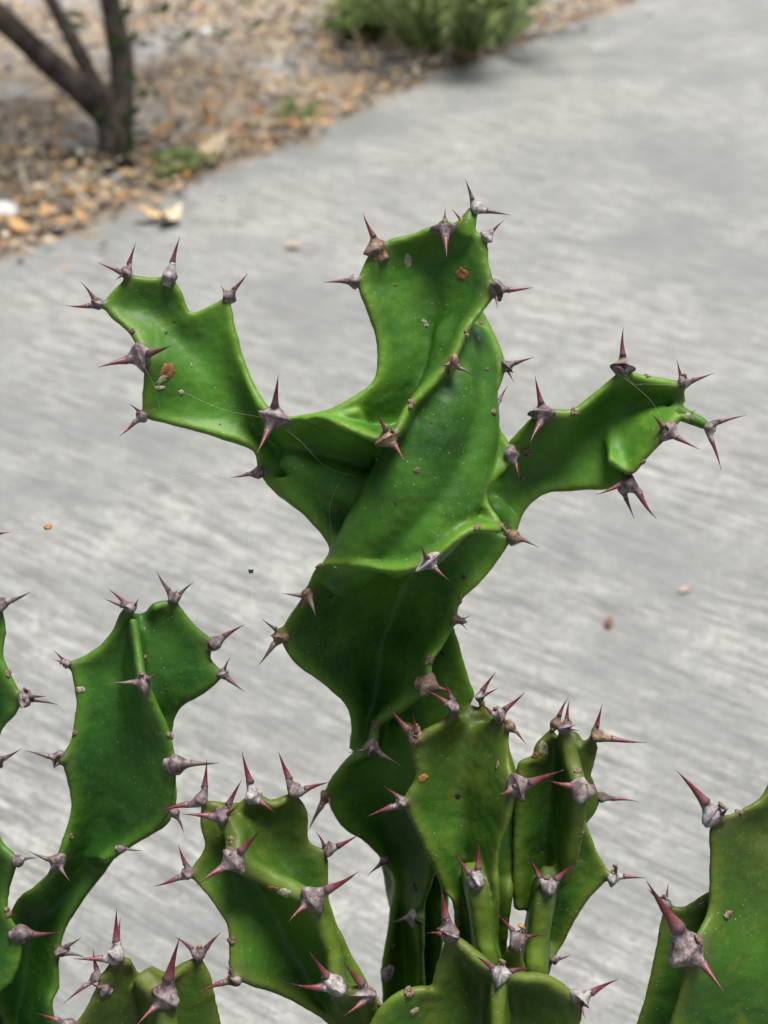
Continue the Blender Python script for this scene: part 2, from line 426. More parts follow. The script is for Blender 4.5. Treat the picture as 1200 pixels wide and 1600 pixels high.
for px, py, L, t in ((30, 372, .12, .25), (75, 350, .11, .3), (110, 322, .12, .2), (50, 330, .10, .35), (140, 312, .09, .28), (20, 262, .11, .55), (80, 232, .10, .6), (45, 255, .1, .5), (200, 290, .09, .45), (262, 215, .1, .22), (250, 228, .09, .28), (330, 205, .1, .2), (170, 305, .09, .5), (110, 275, .1, .35), (725, 97, .10, .25), (95, 365, .09, .22)):
    single_leaf(px, py, L * .6, t + .1, 'dry orange brown leaf lying in the litter between the tree and the concrete edge' if px < 400 else 'orange dry leaf lying under the grassy shrub at the concrete edge', 'dry leaves in the litter along the concrete edge' if px < 400 else None, h=.018)
for px, py, r_, lab in ((322, 60, .034, 'round white stone lying in the gravel behind the litter'), (4, 346, .045, 'pale grey stone among orange leaves at the concrete edge')):
    vs, fs = pebble_geo(r_, random.Random(3)); g = G(px, py)
    o = link('stone', mesh('stone', vs, fs), MAT['stone_white']); o.location = (g.x, g.y, r_ * .4)
    md = o.modifiers.new('round', 'SUBSURF'); md.levels = 2; md.render_levels = 2
    tag(o, lab, 'stone')

# ------------------------------------------------------------------ background tree
def leaf_cloud(name, pts, L, mat, parent, aspect=.4, up=0.0, tints=None):
    V, F, T = [], [], []
    for p in pts:
        l = L * rnd.uniform(.6, 1.3)
        d = Vector((rnd.gauss(0, 1), rnd.gauss(0, 1), rnd.gauss(0, .7) + up)).normalized()
        sd_ = d.orthogonal().normalized(); sd_.rotate(Matrix.Rotation(rnd.uniform(0, 6.28), 3, d)); nrm = d.cross(sd_)
        w = l * aspect * .5; b0 = len(V); p = Vector(p)
        V += [p, p + d*l*.45 + sd_*w + nrm*w*.4, p + d*l - nrm*l*.1, p + d*l*.45 - sd_*w + nrm*w*.4, p + d*l*.45]
        F += [(b0, b0+4, b0+1), (b0+1, b0+4, b0+2), (b0, b0+3, b0+4), (b0+4, b0+3, b0+2)]; T += [rnd.random()] * 5
    me = mesh(name, V, F, False); attr(me, 'tint', T)
    return link(name, me, mat, parent)
tb = G(182, 246)
td = (tb - CP).dot(FW)
def TP(x, y, dd=0.0):                         # tree pixel at the trunk's own distance
    return CP + ray(x, y) * (td + dd)
tree = bpy.data.objects.new('small_tree', None); COL.objects.link(tree); tree.location = (tb.x, tb.y, 0)
tag(tree, 'dark forked tree with three bare limbs growing in the leaf litter', 'tree')
def limb(name, pts, r0, r1, parent, n=26, seg=10):
    ps = [Vector(p) for p in catmull([tuple(p) for p in pts], np.linspace(0, len(pts) - 1, n))]
    ps = [p + Vector((noise.noise(p * 6), noise.noise(p * 6 + Vector((5, 0, 0))), 0)) * r0 * .35 for p in ps]
    rs = [(r0 + (r1 - r0) * i / (n - 1)) * (1 + .14 * noise.noise(ps[i] * 14)) for i in range(n)]
    return link(name, mesh(name, *tube(ps, rs, seg)), MAT['bark'], parent), ps
k = td / FPX
_, tp_ = limb('trunk', [TP(184, 262), TP(182, 240), TP(177, 210), TP(166, 180), TP(146, 146, -.02)], 25*k, 26*k, tree)
_, l1 = limb('limb', [TP(165, 180), TP(120, 132), TP(60, 78), TP(-5, 22), TP(-90, -40), TP(-200, -170, .1), TP(-260, -360, .2)], 24*k, 13*k, tree)
_, l2 = limb('limb', [TP(165, 178, .05), TP(140, 115, .1), TP(112, 60, .15), TP(75, -5, .2), TP(30, -120, .3), TP(0, -330, .3)], 14*k, 8*k, tree)
_, l3 = limb('limb', [TP(180, 222), TP(188, 165), TP(190, 100), TP(178, 35), TP(166, -40), TP(190, -180, -.1), TP(230, -380, -.2)], 23*k, 11*k, tree)
tips = []
for ps, n in ((l1, 6), (l2, 5), (l3, 6)):
    for i in range(n):
        a = ps[-1 - int(i * 1.6)]
        q = a + Vector((rnd.gauss(0, .28), rnd.gauss(0, .28), abs(rnd.gauss(.3, .2))))
        limb('branch', [a, (a + q) / 2 + Vector((rnd.gauss(0, .04), rnd.gauss(0, .04), .05)), q], 7*k, 2.5*k, tree, 10, 6); tips.append(q)
pts = []
for q in tips:
    for _ in range(230):
        pts.append(q + Vector((rnd.gauss(0, .17), rnd.gauss(0, .17), rnd.gauss(0, .13))))
leaf_cloud('crown', pts, .06, MAT['tree_leaf'], tree)
sp = [TP(x + rnd.gauss(0, 9), y + rnd.gauss(0, 9), rnd.gauss(-.03, .03)) for x, y in ((196, 62), (190, 75), (205, 180), (198, 195), (165, 182), (205, 225), (222, 205), (150, 75), (185, 45), (205, 65), (232, 150), (212, 235)) for _ in range(3)]
leaf_cloud('shoot_leaves', sp, .045, MAT['tree_leaf'], tree)
for x, y in ((205, 180), (222, 205), (232, 150), (205, 65), (212, 235)):
    limb('twig', [TP(182, y + 16), TP((182 + x) / 2, y + 4), TP(x, y)], 3.2*k, 1.4*k, tree, 8, 5)

# grassy shrub and weeds
def tuft(name, px, py, half_w, height, n, L, label, cat, lean=.55):
    g = G(px, py); root = bpy.data.objects.new(name, None); COL.objects.link(root); root.location = (g.x, g.y, -.01)
    tag(root, label, cat)
    V, F, T = [], [], []; SV, SF = [], []
    for i in range(n):
        a = rnd.uniform(0, 6.28); rr = half_w * math.sqrt(rnd.random())
        base = Vector((g.x + math.cos(a) * rr * .35, g.y + math.sin(a) * rr * .35, -.01))
        h = height * rnd.uniform(.45, 1.05) * (1 - .35 * rr / half_w)
        tip = Vector((g.x + math.cos(a) * rr * (1 + lean * rnd.uniform(.2, .6)), g.y + math.sin(a) * rr * (1 + lean * .4), h))
        mid = base.lerp(tip, .5) + Vector((rnd.gauss(0, .02), rnd.gauss(0, .02), h * .10))
        c = [Vector(p) for p in catmull([tuple(base), tuple(mid), tuple(tip)], np.linspace(0, 2, 7))]
        tv, tf = tube(c, [.0032 - .0003 * j for j in range(7)], 4, False); b0 = len(SV); SV += tv; SF += [tuple(q + b0 for q in f) for f in tf]
        for j in range(1, 7):
            for _ in range(7):
                p = c[j].lerp(c[j-1], rnd.random()); d = (c[j] - c[j-1]).normalized()
                d = (d + Vector((rnd.gauss(0, .5), rnd.gauss(0, .5), rnd.gauss(.1, .3)))).normalized()
                s_ = d.orthogonal().normalized(); s_.rotate(Matrix.Rotation(rnd.uniform(0, 6.28), 3, d))
                l = L * rnd.uniform(.6, 1.3); w = l * .07; b0 = len(V)
                V += [p - s_*w*.6, p + s_*w*.6, p + d*l*.5 + s_*w, p + d*l*.5 - s_*w, p + d*l]
                F += [(b0, b0+1, b0+2, b0+3), (b0+3, b0+2, b0+4)]; T += [min(1, max(0, rnd.gauss(.45, .25)))] * 5
    st = link('stems', mesh('stems', SV, SF), MAT['bark'], root)
    me = mesh('foliage', V, F, False); attr(me, 'tint', T); link('foliage', me, MAT['foliage'], root)
    return root
tuft('grassy_shrub', 712, 70, .38, .62, 66, .10, 'feathery green shrub growing at the far concrete edge', 'shrub')
tuft('weed', 284, 264, .06, .035, 16, .03, 'low green weed beside the pale leaves at the concrete edge', 'weed', .3)
tuft('weed', 572, 55, .10, .12, 40, .06, 'small dark green weed left of the feathery shrub', 'weed', .3)
tuft('weed', 460, 190, .04, .06, 3, .04, 'sparse dry green weed in the litter near the slab edge', 'weed', .4)

# ------------------------------------------------------------------ pot (below the frame, carries the plant)
PC = Vector((.0, .545, 0)); SOIL = .185
prof = [(0, .004), (.105, .004), (.108, 0), (.112, .004), (.143, .165), (.144, .168), (.156, .168), (.158, .172), (.158, .205), (.155, .209), (.146, .209), (.143, .206), (.140, .165), (.135, .15), (0, .15)]
vs, fs = [], []; S = 48
for r_, z in prof:
    for i in range(S): vs.append((PC.x + max(r_, .0005) * math.cos(2*math.pi*i/S), PC.y + max(r_, .0005) * math.sin(2*math.pi*i/S), z))
for j in range(len(prof) - 1):
    for i in range(S): fs.append((j*S+i, j*S+(i+1) % S, (j+1)*S+(i+1) % S, (j+1)*S+i))
pot = bpy.data.objects.new('flower_pot', None); COL.objects.link(pot); pot.location = PC
tag(pot, 'round terracotta flower pot holding the spiny green plant', 'pot')
link('pot_body', mesh('pot_body', vs, fs), MAT['terracotta'], pot)
vs, fs = [(PC.x, PC.y, SOIL + .008)], []
for j in range(1, 9):
    for i in range(S):
        a = 2*math.pi*i/S; r_ = .1415 * j / 8
        vs.append((PC.x + r_*math.cos(a), PC.y + r_*math.sin(a), SOIL + .006*noise.noise((r_*40*math.cos(a), r_*40*math.sin(a), 0))))
for i in range(S): fs.append((0, 1 + i, 1 + (i+1) % S))
for j in range(7):
    for i in range(S): fs.append((1+j*S+i, 1+(j+1)*S+i, 1+(j+1)*S+(i+1) % S, 1+j*S+(i+1) % S))
link('potting_soil', mesh('potting_soil', vs, fs), MAT['potting_soil'], pot)

# ------------------------------------------------------------------ the plant
plant = bpy.data.objects.new('spiny_succulent', None); COL.objects.link(plant); plant.location = (PC.x, PC.y, SOIL)
tag(plant, 'potted green succulent with wavy winged stems and dark red paired spines', 'succulent')

HOLLOW = 46
class Stem:
    def __init__(s): s.V, s.F, s.margin, s.tips, s.wings = [], [], [], [], []
    def add(s, vs, fs):
        b0 = len(s.V); s.V += [Vector(v) for v in vs]; s.F += [tuple(i + b0 for i in f) for f in fs]
    def seg(s, axis, wings, base=None, e=8.5, bend=None, tip=True):
        """axis: (x,y,z,r) in plant pixels from the bottom up; wings: lists of (t,x,y,z) margin points"""
        off = 0; axis = [(a[0], a[1], a[2] + (HOLLOW if wings else 0), a[3] * (.9 if wings else 1)) for a in axis]   # core set back: hollow faces between the wings
        if base is not None:
            bp = to_px((base[0], base[1], SOIL - .03)); a0 = axis[0]
            midp = tuple((bp[i] * .45 + a0[i] * .55) for i in range(3))
            axis = [(*bp, a0[3] * .9), (*midp, a0[3] * .95)] + axis; off = 2
        n = len(axis)
        us = np.linspace(0, n - 1, n * 7)
        ax = catmull(axis, us)
        s.add(*tube([P(*a[:3]) for a in ax], [max(a[3], 3) * PXM for a in ax], 14))
        s.add_ball(P(*ax[-1][:3]), ax[-1][3] * PXM)
        for w in wings:
            ew = e
            if isinstance(w, tuple): ew, w = w
            w = [(p[0] + off, *p[1:]) for p in w]
            if base is not None and w[0][0] < off + 1.3:
                A = catmull(axis, [w[0][0]])[0]; d = np.array(w[0][1:4]) - A[:3]
                for tt, kk in ((off * .5, .8), (0.15, .55)):
                    B = catmull(axis, [tt])[0]; w = [(tt, *(B[:3] + d * kk))] + w
            m = catmull(w, np.linspace(0, len(w) - 1, len(w) * 9)); s.wings.append([(q[1:4], catmull(axis, [q[0]])[0][:3]) for q in m])
            prev_n = None; rings = []
            for i, q in enumerate(m):
                A4 = catmull(axis, [q[0]])[0]; A = np.array(P(*A4[:3])); M = np.array(P(*q[1:4]))
                q2 = m[min(i + 1, len(m) - 1)]; q0 = m[max(i - 1, 0)]
                tg = np.array(P(*q2[1:4])) - np.array(P(*q0[1:4]))
                a2 = np.array(P(*catmull(axis, [q2[0]])[0][:3])); a0 = np.array(P(*catmull(axis, [q0[0]])[0][:3]))
                tg = tg + .8 * (a2 - a0); d = M - A
                nn = np.cross(tg, d); ln = np.linalg.norm(nn)
                nn = nn / ln if ln > 1e-12 else prev_n
                if prev_n is not None:
                    if np.dot(nn, prev_n) < 0: nn = -nn
                    nn = nn * .5 + prev_n * .5; nn /= np.linalg.norm(nn)
                prev_n = nn
                r_ = max(A4[3], 4); top, bot = [], []
                for sv in (0.0, .15, .3, .45, .6, .75, .88, .96, 1.0):
                    th = (ew + (max(r_ * .95, ew) - ew) * (1 - sv) ** 2.1)
                    if sv > .8: th *= {.88: .96, .96: .80}.get(sv, .42)
                    c = A + d * sv
                    top.append(c + nn * th * PXM); bot.append(c - nn * th * PXM)
                rings.append(top + bot[::-1])
                s.margin.append(Vector(M))
            kx = len(rings[0]); vs = [v for r_ in rings for v in r_]; fs = []
            for i in range(len(rings) - 1):
                for j in range(kx): fs.append((i*kx+j, i*kx+(j+1) % kx, (i+1)*kx+(j+1) % kx, (i+1)*kx+j))
            fs.append(tuple(range(kx))[::-1]); fs.append(tuple(range((len(rings)-1)*kx, len(rings)*kx)))
            s.add(vs, fs)
        if tip: s.tips.append(P(*ax[-1][:3]))
        return s
    def add_ball(s, c, r_):
        bmx = bmesh.new(); bmesh.ops.create_icosphere(bmx, subdivisions=2, radius=max(r_, .002))
        s.add([c + v.co for v in bmx.verts], [tuple(v.index for v in f.verts) for f in bmx.faces]); bmx.free()
    def knob(s, x, y, z, r_): s.add_ball(P(x, y, z), r_ * PXM)
    def build(s, mat, label, shields, tip_range=.045, voxel=.0010, smooth=12, melt=58):
        extra = []
        for wl in s.wings:
            last = None
            for q, a_ in wl:
                p_ = P(*q)
                if p_.z < SOIL + .035 or not (q[1] > 1660 or q[0] < -70 or q[0] > 1270): continue
                if last is not None and (p_ - last).length < .10: continue
                last = p_; d_ = q - a_; d_ = d_ / max(np.linalg.norm(d_), 1e-6); sd_ = np.cross(d_, (0, 1, .2)); sd_ /= max(np.linalg.norm(sd_), 1e-6)
                t1 = q + d_ * 45 + sd_ * 45 * rnd.uniform(.6, 1.1); t2 = q + d_ * 45 - sd_ * 45 * rnd.uniform(.6, 1.1)
                extra.append(((q[0], q[1], rnd.uniform(13, 18), [(t1[0], t1[1], t1[2] - q[2]), (t2[0], t2[1], t2[2] - q[2])], 'pg'), p_))
        for sh in shields:
            p_ = s.locate(sh); a_ = min(s.margin, key=lambda m_: (m_ - p_).length); s.add_ball(a_.lerp(p_, .25), sh[2] * PXM * .62)
        me = mesh('raw', s.V, s.F); tmp = bpy.data.objects.new('raw', me); COL.objects.link(tmp)
        md = tmp.modifiers.new('r', 'REMESH'); md.mode = 'VOXEL'; md.voxel_size = voxel; md.use_smooth_shade = True
        sm = tmp.modifiers.new('s', 'SMOOTH'); sm.factor = .5; sm.iterations = smooth
        dg = bpy.context.evaluated_depsgraph_get(); dg.update()
        body = bpy.data.meshes.new_from_object(tmp.evaluated_get(dg)); body.name = 'stem'
        bpy.data.objects.remove(tmp)
        nv = len(body.vertices); co = np.empty(nv * 3, np.float32); body.vertices.foreach_get('co', co); co = co.reshape(-1, 3)
        kd = KDTree(len(s.margin))
        for i, m_ in enumerate(s.margin): kd.insert(m_, i)
        kd.balance()
        md_ = np.array([kd.find(c)[2] for c in co])
        tmp = bpy.data.objects.new('raw', body); COL.objects.link(tmp)          # melt wings and core into one fleshy body, keep the rims
        vg = tmp.vertex_groups.new(name='core'); wq = np.clip((md_ - .004) / .010, 0, 1); lv = np.round(wq * 12).astype(int)
        for q in range(1, 13): vg.add([int(i) for i in np.nonzero(lv == q)[0]], q / 12, 'REPLACE')
        sm = tmp.modifiers.new('s', 'SMOOTH'); sm.factor = .5; sm.iterations = melt; sm.vertex_group = 'core'
        sm = tmp.modifiers.new('s2', 'SMOOTH'); sm.factor = .5; sm.iterations = 3
        dg.update(); dg = bpy.context.evaluated_depsgraph_get()
        body2 = bpy.data.meshes.new_from_object(tmp.evaluated_get(dg)); bpy.data.objects.remove(tmp); body = body2; body.name = 'stem'
        nv = len(body.vertices); co = np.empty(nv * 3, np.float32); body.vertices.foreach_get('co', co); co = co.reshape(-1, 3)
        nr = np.empty(nv * 3, np.float32); body.vertices.foreach_get('normal', nr); nr = nr.reshape(-1, 3)
        hh = np.array([.0011 * noise.noise(Vector(c) * 38) + .0005 * noise.noise(Vector(c) * 95) + .00022 * noise.noise(Vector(c) * 240) for c in co.tolist()], np.float32)
        body.vertices.foreach_set('co', (co + nr * hh[:, None]).ravel()); body.update()
        body.polygons.foreach_set('use_smooth', [True] * len(body.polygons))
        nv = len(body.vertices); co = np.empty(nv * 3, np.float32); body.vertices.foreach_get('co', co); co = co.reshape(-1, 3)
        kd = KDTree(len(s.margin))
        for i, m_ in enumerate(s.margin): kd.insert(m_, i)
        kd.balance()
        kh = KDTree(max(len(shields), 1))
        s.kd = kd
        pos = []
        for i, sh in enumerate(shields):
            pos.append(s.locate(sh)); kh.insert(pos[-1], i)
        kh.balance()
        rim = np.zeros(nv); halo = np.zeros(nv); tipv = np.zeros(nv)
        for i in range(nv):
            c = co[i]
            d = kd.find(c)[2]; rim[i] = max(0, 1 - d / .0085)
            if shields:
                _, j, d = kh.find(c); halo[i] = max(0, 1 - d / ((shields[j][2] * 1.7 + 4) * PXM))
            if s.tips: tipv[i] = max(max(0, 1 - (Vector(c) - t_).length / tip_range) for t_ in s.tips)
        for nme, v in (('rim', rim), ('halo', halo), ('tip', tipv)): attr(body, nme, v)
        ob = link('stem', body, MAT[mat], plant); ob['label'] = label
        s.ob = ob
        s.bvh = BVHTree.FromPolygons([tuple(c) for c in co], [tuple(p.vertices) for p in body.polygons])
        for sh, p in zip(shields, pos): add_shield(s, sh, p)
        for sh, p in extra: add_shield(s, sh, p)
        return s
    def locate(s, sh):
        """nearest wing margin to the shield's pixel; the pixel itself at that depth"""
        x, y = sh[0], sh[1]; best, bz = 1e9, 0
        for m_ in s.margin:
            q = to_px(m_); d = (q[0]-x)**2 + (q[1]-y)**2 + max(q[2], -60) * 1.2
            if d < best: best, bz = d, q[2]
        return P(x, y, bz)

def add_spine(stem, p, tip, r0, kind, bow_dir=None):
    n = 10; L = (tip - p).length
    side = (tip - p).orthogonal().normalized(); side.rotate(Matrix.Rotation(rnd.uniform(0, 6.28), 3, (tip - p).normalized()))
    bow = L * rnd.uniform(.01, .05); pts, rs, al = [], [], []
    for i in range(n):
        u = i / (n - 1); pts.append(p.lerp(tip, u) + side * bow * math.sin(u * math.pi))
        rs.append(max(r0 * (.78 * (1 - u) + .22 * (1 - u) ** 5) * (1 + .06 * noise.noise(p * 900 + Vector((u * 6, 0, 0)))), .00012)); al += [u] * 10
    vs, fs = tube(pts, rs, 10); me = mesh('spine', vs, fs); attr(me, 'along', al)
    link('spine', me, MAT[kind], stem.ob)

def blob(p, ax, sizes, seed, lump=.22, sub=3):
    """lumpy ellipsoid with axes ax (3 unit vectors)"""
    bmx = bmesh.new(); bmesh.ops.create_icosphere(bmx, subdivisions=sub, radius=1)
    vs = []
    for v in bmx.verts:
        c = v.co; f = 1 + lump * noise.noise(c * 1.6 + Vector((seed, 0, 0))) + lump * .5 * noise.noise(c * 4 + Vector((0, seed, 0)))
        vs.append(p + (ax[0] * c.x * sizes[0] + ax[1] * c.y * sizes[1] + ax[2] * c.z * sizes[2]) * f)
    fs = [tuple(v.index for v in f.verts) for f in bmx.faces]; bmx.free(); return vs, fs

def add_shield(stem, sh, p):
    """sh: x, y, size, [(tipx, tipy[, dz])...], style"""
    x, y, size, tips = sh[:4]; style = sh[4] if len(sh) > 4 else 'p'
    z = to_px(p)[2]; sm = size * 1.26 * PXM
    hit, nrm, _, _ = stem.bvh.find_nearest(p)
    nrm = Vector(nrm)
    if (p - hit).length > sm * .5: p = hit + (p - hit).normalized() * sm * .5
    if tips:
        tw = [P(t[0], t[1], to_px(p)[2] + (t[2] if len(t) > 2 else -10)) for t in tips]
        long = (tw[0] - tw[1]).normalized() if len(tw) > 1 else (tw[0] - p).normalized()
        out = sum((t - p for t in tw), Vector()).normalized() if len(tw) > 1 else long
    else: tw = []; long = nrm.orthogonal().normalized(); out = nrm
    o2 = (out + nrm * .8); o2 = (o2 - long * o2.dot(long))
    o2 = o2.normalized() if o2.length > 1e-4 else long.orthogonal().normalized()
    th = long.cross(o2)
    if th.dot(UP) > 0: th = -th
    seed = rnd.uniform(0, 99)
    mat = {'p': 'shield_purple', 'b': 'shield_brown', 'w': 'shield_white'}[style[0]]
    kind = {'r': 'spine_red', 'g': 'spine_grey'}.get(style[1:2], 'spine_dark')
    CUT = .34
    def r_end(t): return min(sm * .34, (t - p).length * .085)
    if not tw:
        vs, fs = blob(p, (long, o2, th), (sm * .9, sm * .5, sm * .8), seed, .3)
    else:
        # horn plate: one spindle running from the root of one spine through the swollen cushion to the root of the other
        e1 = p.lerp(tw[0], CUT)
        e2 = p.lerp(tw[1], CUT) if len(tw) > 1 else p - (tw[0] - p).normalized() * sm * .9
        re1 = r_end(tw[0]); re2 = r_end(tw[1]) if len(tw) > 1 else sm * .45
        ctl = p - nrm * sm * .30; n = 17; K = 16; vs, fs = [], []
        for i in range(n):
            u = i / (n - 1); c = e1 * (1-u)**2 + ctl * 2*u*(1-u) + e2 * u*u
            tg = ((ctl - e1) * (1-u) + (e2 - ctl) * u).normalized()
            ref = o2 - tg * o2.dot(tg)
            ref = ref.normalized() if ref.length > 1e-5 else tg.orthogonal().normalized()
            bi = tg.cross(ref)
            if bi.dot(th) < 0: bi = -bi
            bump = math.sin(math.pi * u) ** 2.4; base_r = re1 + (re2 - re1) * u
            for k in range(K):
                an = 2 * math.pi * k / K; ca, sa = math.cos(an), math.sin(an)
                rr = base_r + bump * (sm * (.80 if abs(sa) > .6 else .70) - base_r)
                tail = 1 + (.34 * bump ** 2 * max(sa, 0) ** 2)
                q = c + ref * ca * rr * (.82 if ca > 0 else 1) + bi * sa * rr * tail
                q = q + (q - c) * (.20 * bump * noise.noise(q * 330 + Vector((seed, 0, 0))) + .10 * bump * noise.noise(q * 900))
                vs.append(q)
        for i in range(n - 1):
            for k in range(K): fs.append((i*K+k, i*K+(k+1) % K, (i+1)*K+(k+1) % K, (i+1)*K+k))
        fs.append(tuple(range(K))[::-1]); fs.append(tuple(range((n-1)*K, n*K)))
    me = mesh('spine_shield', vs, fs); bmx = bmesh.new(); bmx.from_mesh(me); bmesh.ops.recalc_face_normals(bmx, faces=bmx.faces); bmx.to_mesh(me); bmx.free()
    link('spine_shield', me, MAT[mat], stem.ob)
    for i, t in enumerate(tw):
        if i < 2: add_spine(stem, p.lerp(t, CUT * .93), t, r_end(t) * 1.06, kind)
        else: add_spine(stem, p.lerp(t, .1), t, r_end(t) * 1.25, kind)
    # the corky eye above each pair of spines
    if len(tips) > 1 and size > 13:
        q = p + o2 * sm * .42 + UP * sm * .38
        vs, fs = blob(q, (long, UP, long.cross(UP).normalized() if long.cross(UP).length > .01 else th), (sm * .26, sm * .15, sm * .2), seed + 3, .5, 2)
        link('bud', mesh('bud', vs, fs), MAT['scar_orange'] if rnd.random() < .3 else MAT['bud'], stem.ob)

def cast(stem, x, y):
    r_ = ray(x, y).normalized(); h, n_, _, _ = stem.bvh.ray_cast(CP, r_)
    if h is None:
        h, n_, _, _ = stem.bvh.find_nearest(P(x, y, 0))
    return h, Vector(n_)
def add_bud(stem, x, y, size=6):
    h, n_ = cast(stem, x, y); t = n_.orthogonal().normalized(); s_ = size * PXM
    V, F = [], []
    for i in range(3):
        a = rnd.uniform(0, 6.28); q = h + (t * math.cos(a) + n_.cross(t) * math.sin(a)) * s_ * .55
        vs, fs = blob(q, (t, n_.cross(t), n_), (s_ * rnd.uniform(.5, .95), s_ * rnd.uniform(.35, .7), s_ * .38), rnd.uniform(0, 99), .6, 2)
        b0 = len(V); V += vs; F += [tuple(i_ + b0 for i_ in f) for f in fs]
    link('bud', mesh('bud', V, F), MAT['bud'], stem.ob)
def add_scar(stem, x, y, sx, sy, mat, rot=0.0):
    """ragged scab lying on the skin"""
    h, n_ = cast(stem, x, y); rx = (Vector((1, 0, 0)) - n_ * n_.x).normalized(); ry = n_.cross(rx)
    if rot: rx, ry = rx * math.cos(rot) + ry * math.sin(rot), ry * math.cos(rot) - rx * math.sin(rot)
    seed = rnd.uniform(0, 99); vs, fs = [], []; K = 22
    for j in range(5):
        for i in range(K):
            a = 2*math.pi*i/K; k_ = (j / 4) * (1 + .45 * noise.noise((math.cos(a)*2, math.sin(a)*2, seed)))
            q = h + rx * math.cos(a) * sx * PXM * k_ + ry * math.sin(a) * sy * PXM * k_
            c, m_, _, _ = stem.bvh.find_nearest(q)
            lift = (.00022 * (1 - (j / 4) ** 2) * (1 + noise.noise(q * 900)) + (-.0003 if j == 4 else .0002))
            vs.append(c + Vector(m_) * lift)
    for j in range(4):
        for i in range(K): fs.append((j*K+i, (j+1)*K+i, (j+1)*K+(i+1) % K, j*K+(i+1) % K))
    link('scar', mesh('scar', vs, fs), MAT[mat], stem.ob)

#---MAIN---
ms = Stem()
ms.seg([(640,1620,440,26),(638,1480,370,28),(620,1360,310,30),(598,1260,240,32),(592,1170,170,34),(596,1090,172,32),(608,1000,160,34),(630,900,118,38),(652,800,36,48),(676,700,18,46),(688,600,8,40),(684,500,-6,36),(672,420,-15,26)],
 [ # long twisting wing: left, under the bright face, then up the right side
  [(4.4,548,1172,178),(4.7,552,1140,165),(5.0,545,1108,150),(5.3,520,1082,132),(5.6,485,1056,112),(5.95,455,1030,95),(6.2,441,988,80),(6.55,474,930,36),(6.9,500,884,-6),(7.2,560,883,-50),(7.5,620,892,-78),(7.7,668,880,-90),(7.9,735,830,-76),(8.2,785,824,-40),(8.6,760,772,-20),(9.0,801,712,-5),(9.5,769,645,15),(10,789,572,25),(10.4,765,505,40),(10.8,745,475,45)],
  # wing that carries the forward lip of the head
  [(8.6,470,655,-45),(8.8,500,650,-66),(9.1,545,670,-92),(9.5,604,686,-112),(10,642,632,-95),(10.4,702,572,-85),(10.8,727,520,-70),(11.3,770,460,-50),(11.7,764,412,-42),(12,752,368,-36),(12,700,350,-34),(12,640,366,-32),(11.9,590,386,-30),(11.5,560,436,-30),(11.1,572,480,-30),(10.6,589,535,-28),(10.1,588,585,-32),(9.8,560,616,-40),(9.5,520,638,-45),(9.3,485,646,-45),(9.1,455,650,-42)],
  (16,[(7.0,505,885,10),(7.5,516,856,28),(7.9,478,810,30),(8.3,440,775,24),(8.6,425,745,18)]),
  # wing from the right spine down to the lower left
  [(8,803,840,62),(7.6,768,890,72),(7.2,721,940,62),(6.8,713,974,52),(6.3,690,1012,55),(6.0,674,1035,45),(5.6,668,1075,50),(5.2,630,1108,95),(4.8,590,1132,130),(4.4,578,1170,135),(4.0,538,1195,195),(3.6,510,1237,220),(3.2,532,1290,240),(2.8,570,1315,265),(2.4,602,1346,285),(2.0,622,1378,300),(1.6,612,1440,330),(1,600,1500,350),(.4,598,1560,385)][::-1],
  # rear right wing of the lower segment
  [(6.6,705,960,140),(6.2,716,1000,155),(5.7,733,1060,170),(5.3,742,1090,175),(4.6,715,1140,190),(4,700,1200,205),(3,700,1300,240),(2,700,1400,290),(1,690,1500,350)][::-1],
  # front right wing of the lower segment
  [(4.7,640,1130,130),(4,668,1180,120),(3.4,680,1260,160),(2.6,682,1350,230),(1.8,660,1430,275),(1,660,1510,330)][::-1],
  # rear wing of the upper segment
  [(7,660,900,150),(8,720,800,130),(9,745,700,115),(9.8,755,610,95),(10.4,750,530,75)]],
 base=(.02, .60))
ms.seg([(520,920,30,26),(558,868,4,44),(608,800,-20,56),(655,730,-28,62),(690,655,-26,56),(708,590,-20,44),(708,530,-16,34)], [], tip=False)
ms.seg([(600,880,-12,30),(670,840,-26,44),(708,760,-14,52),(732,670,0,48),(742,590,12,36),(740,530,20,26)], [], tip=False)
# left arm
ms.seg([(640,775,52,46),(545,742,46,44),(455,702,24,34),(375,640,-6,29),(305,570,-14,28),(245,490,-18,22)],
 [[(.3,560,640,-45),(.8,520,648,-50),(1.2,488,645,-45),(1.8,430,652,-45),(2.4,400,618,-25),(3,380,565,-10),(3.6,366,512,-5),(4,357,468,0),(4.2,325,478,0),(4.3,298,486,0),(4.6,285,455,-4),(4.8,266,434,-5),(5,235,434,-8),(5,197,436,-10),(4.9,162,478,-15),(4.4,203,520,-25),(3.9,222,560,-38),(3.6,224,600,-25),(3.3,224,648,-14),(3,262,664,-6),(2.6,330,679,0),(2.1,392,700,6),(1.8,402,735,15),(1.4,430,772,22),(.9,475,803,32),(.4,520,850,42)]], e=8, tip=True)
ms.seg([(440,712,16,18),(490,738,22,27),(550,762,26,34),(610,790,22,36)], [], tip=False)
# right arm
ms.seg([(725,810,85,38),(795,752,72,34),(862,712,62,32),(930,672,52,30),(985,642,46,28),(1035,632,42,22)],
 [[(.6,795,695,62),(1.3,832,652,32),(1.7,853,642,12),(2.3,895,642,16),(2.8,935,612,20),(3.4,972,582,15),(4,1015,592,20),(4.7,1062,602,25),(5,1068,630,30)],
  [(3.2,950,720,10),(3.4,985,742,6),(3.8,1006,718,0),(4.3,1043,675,-8),(4.8,1062,652,10)],
  [(.7,808,830,92),(1,815,803,92),(1.6,845,775,90),(2.3,900,765,82),(3,958,764,60),(3.3,982,750,30)]])
for kx in ((792,818,78,20),(770,805,78,30)): ms.knob(*kx)
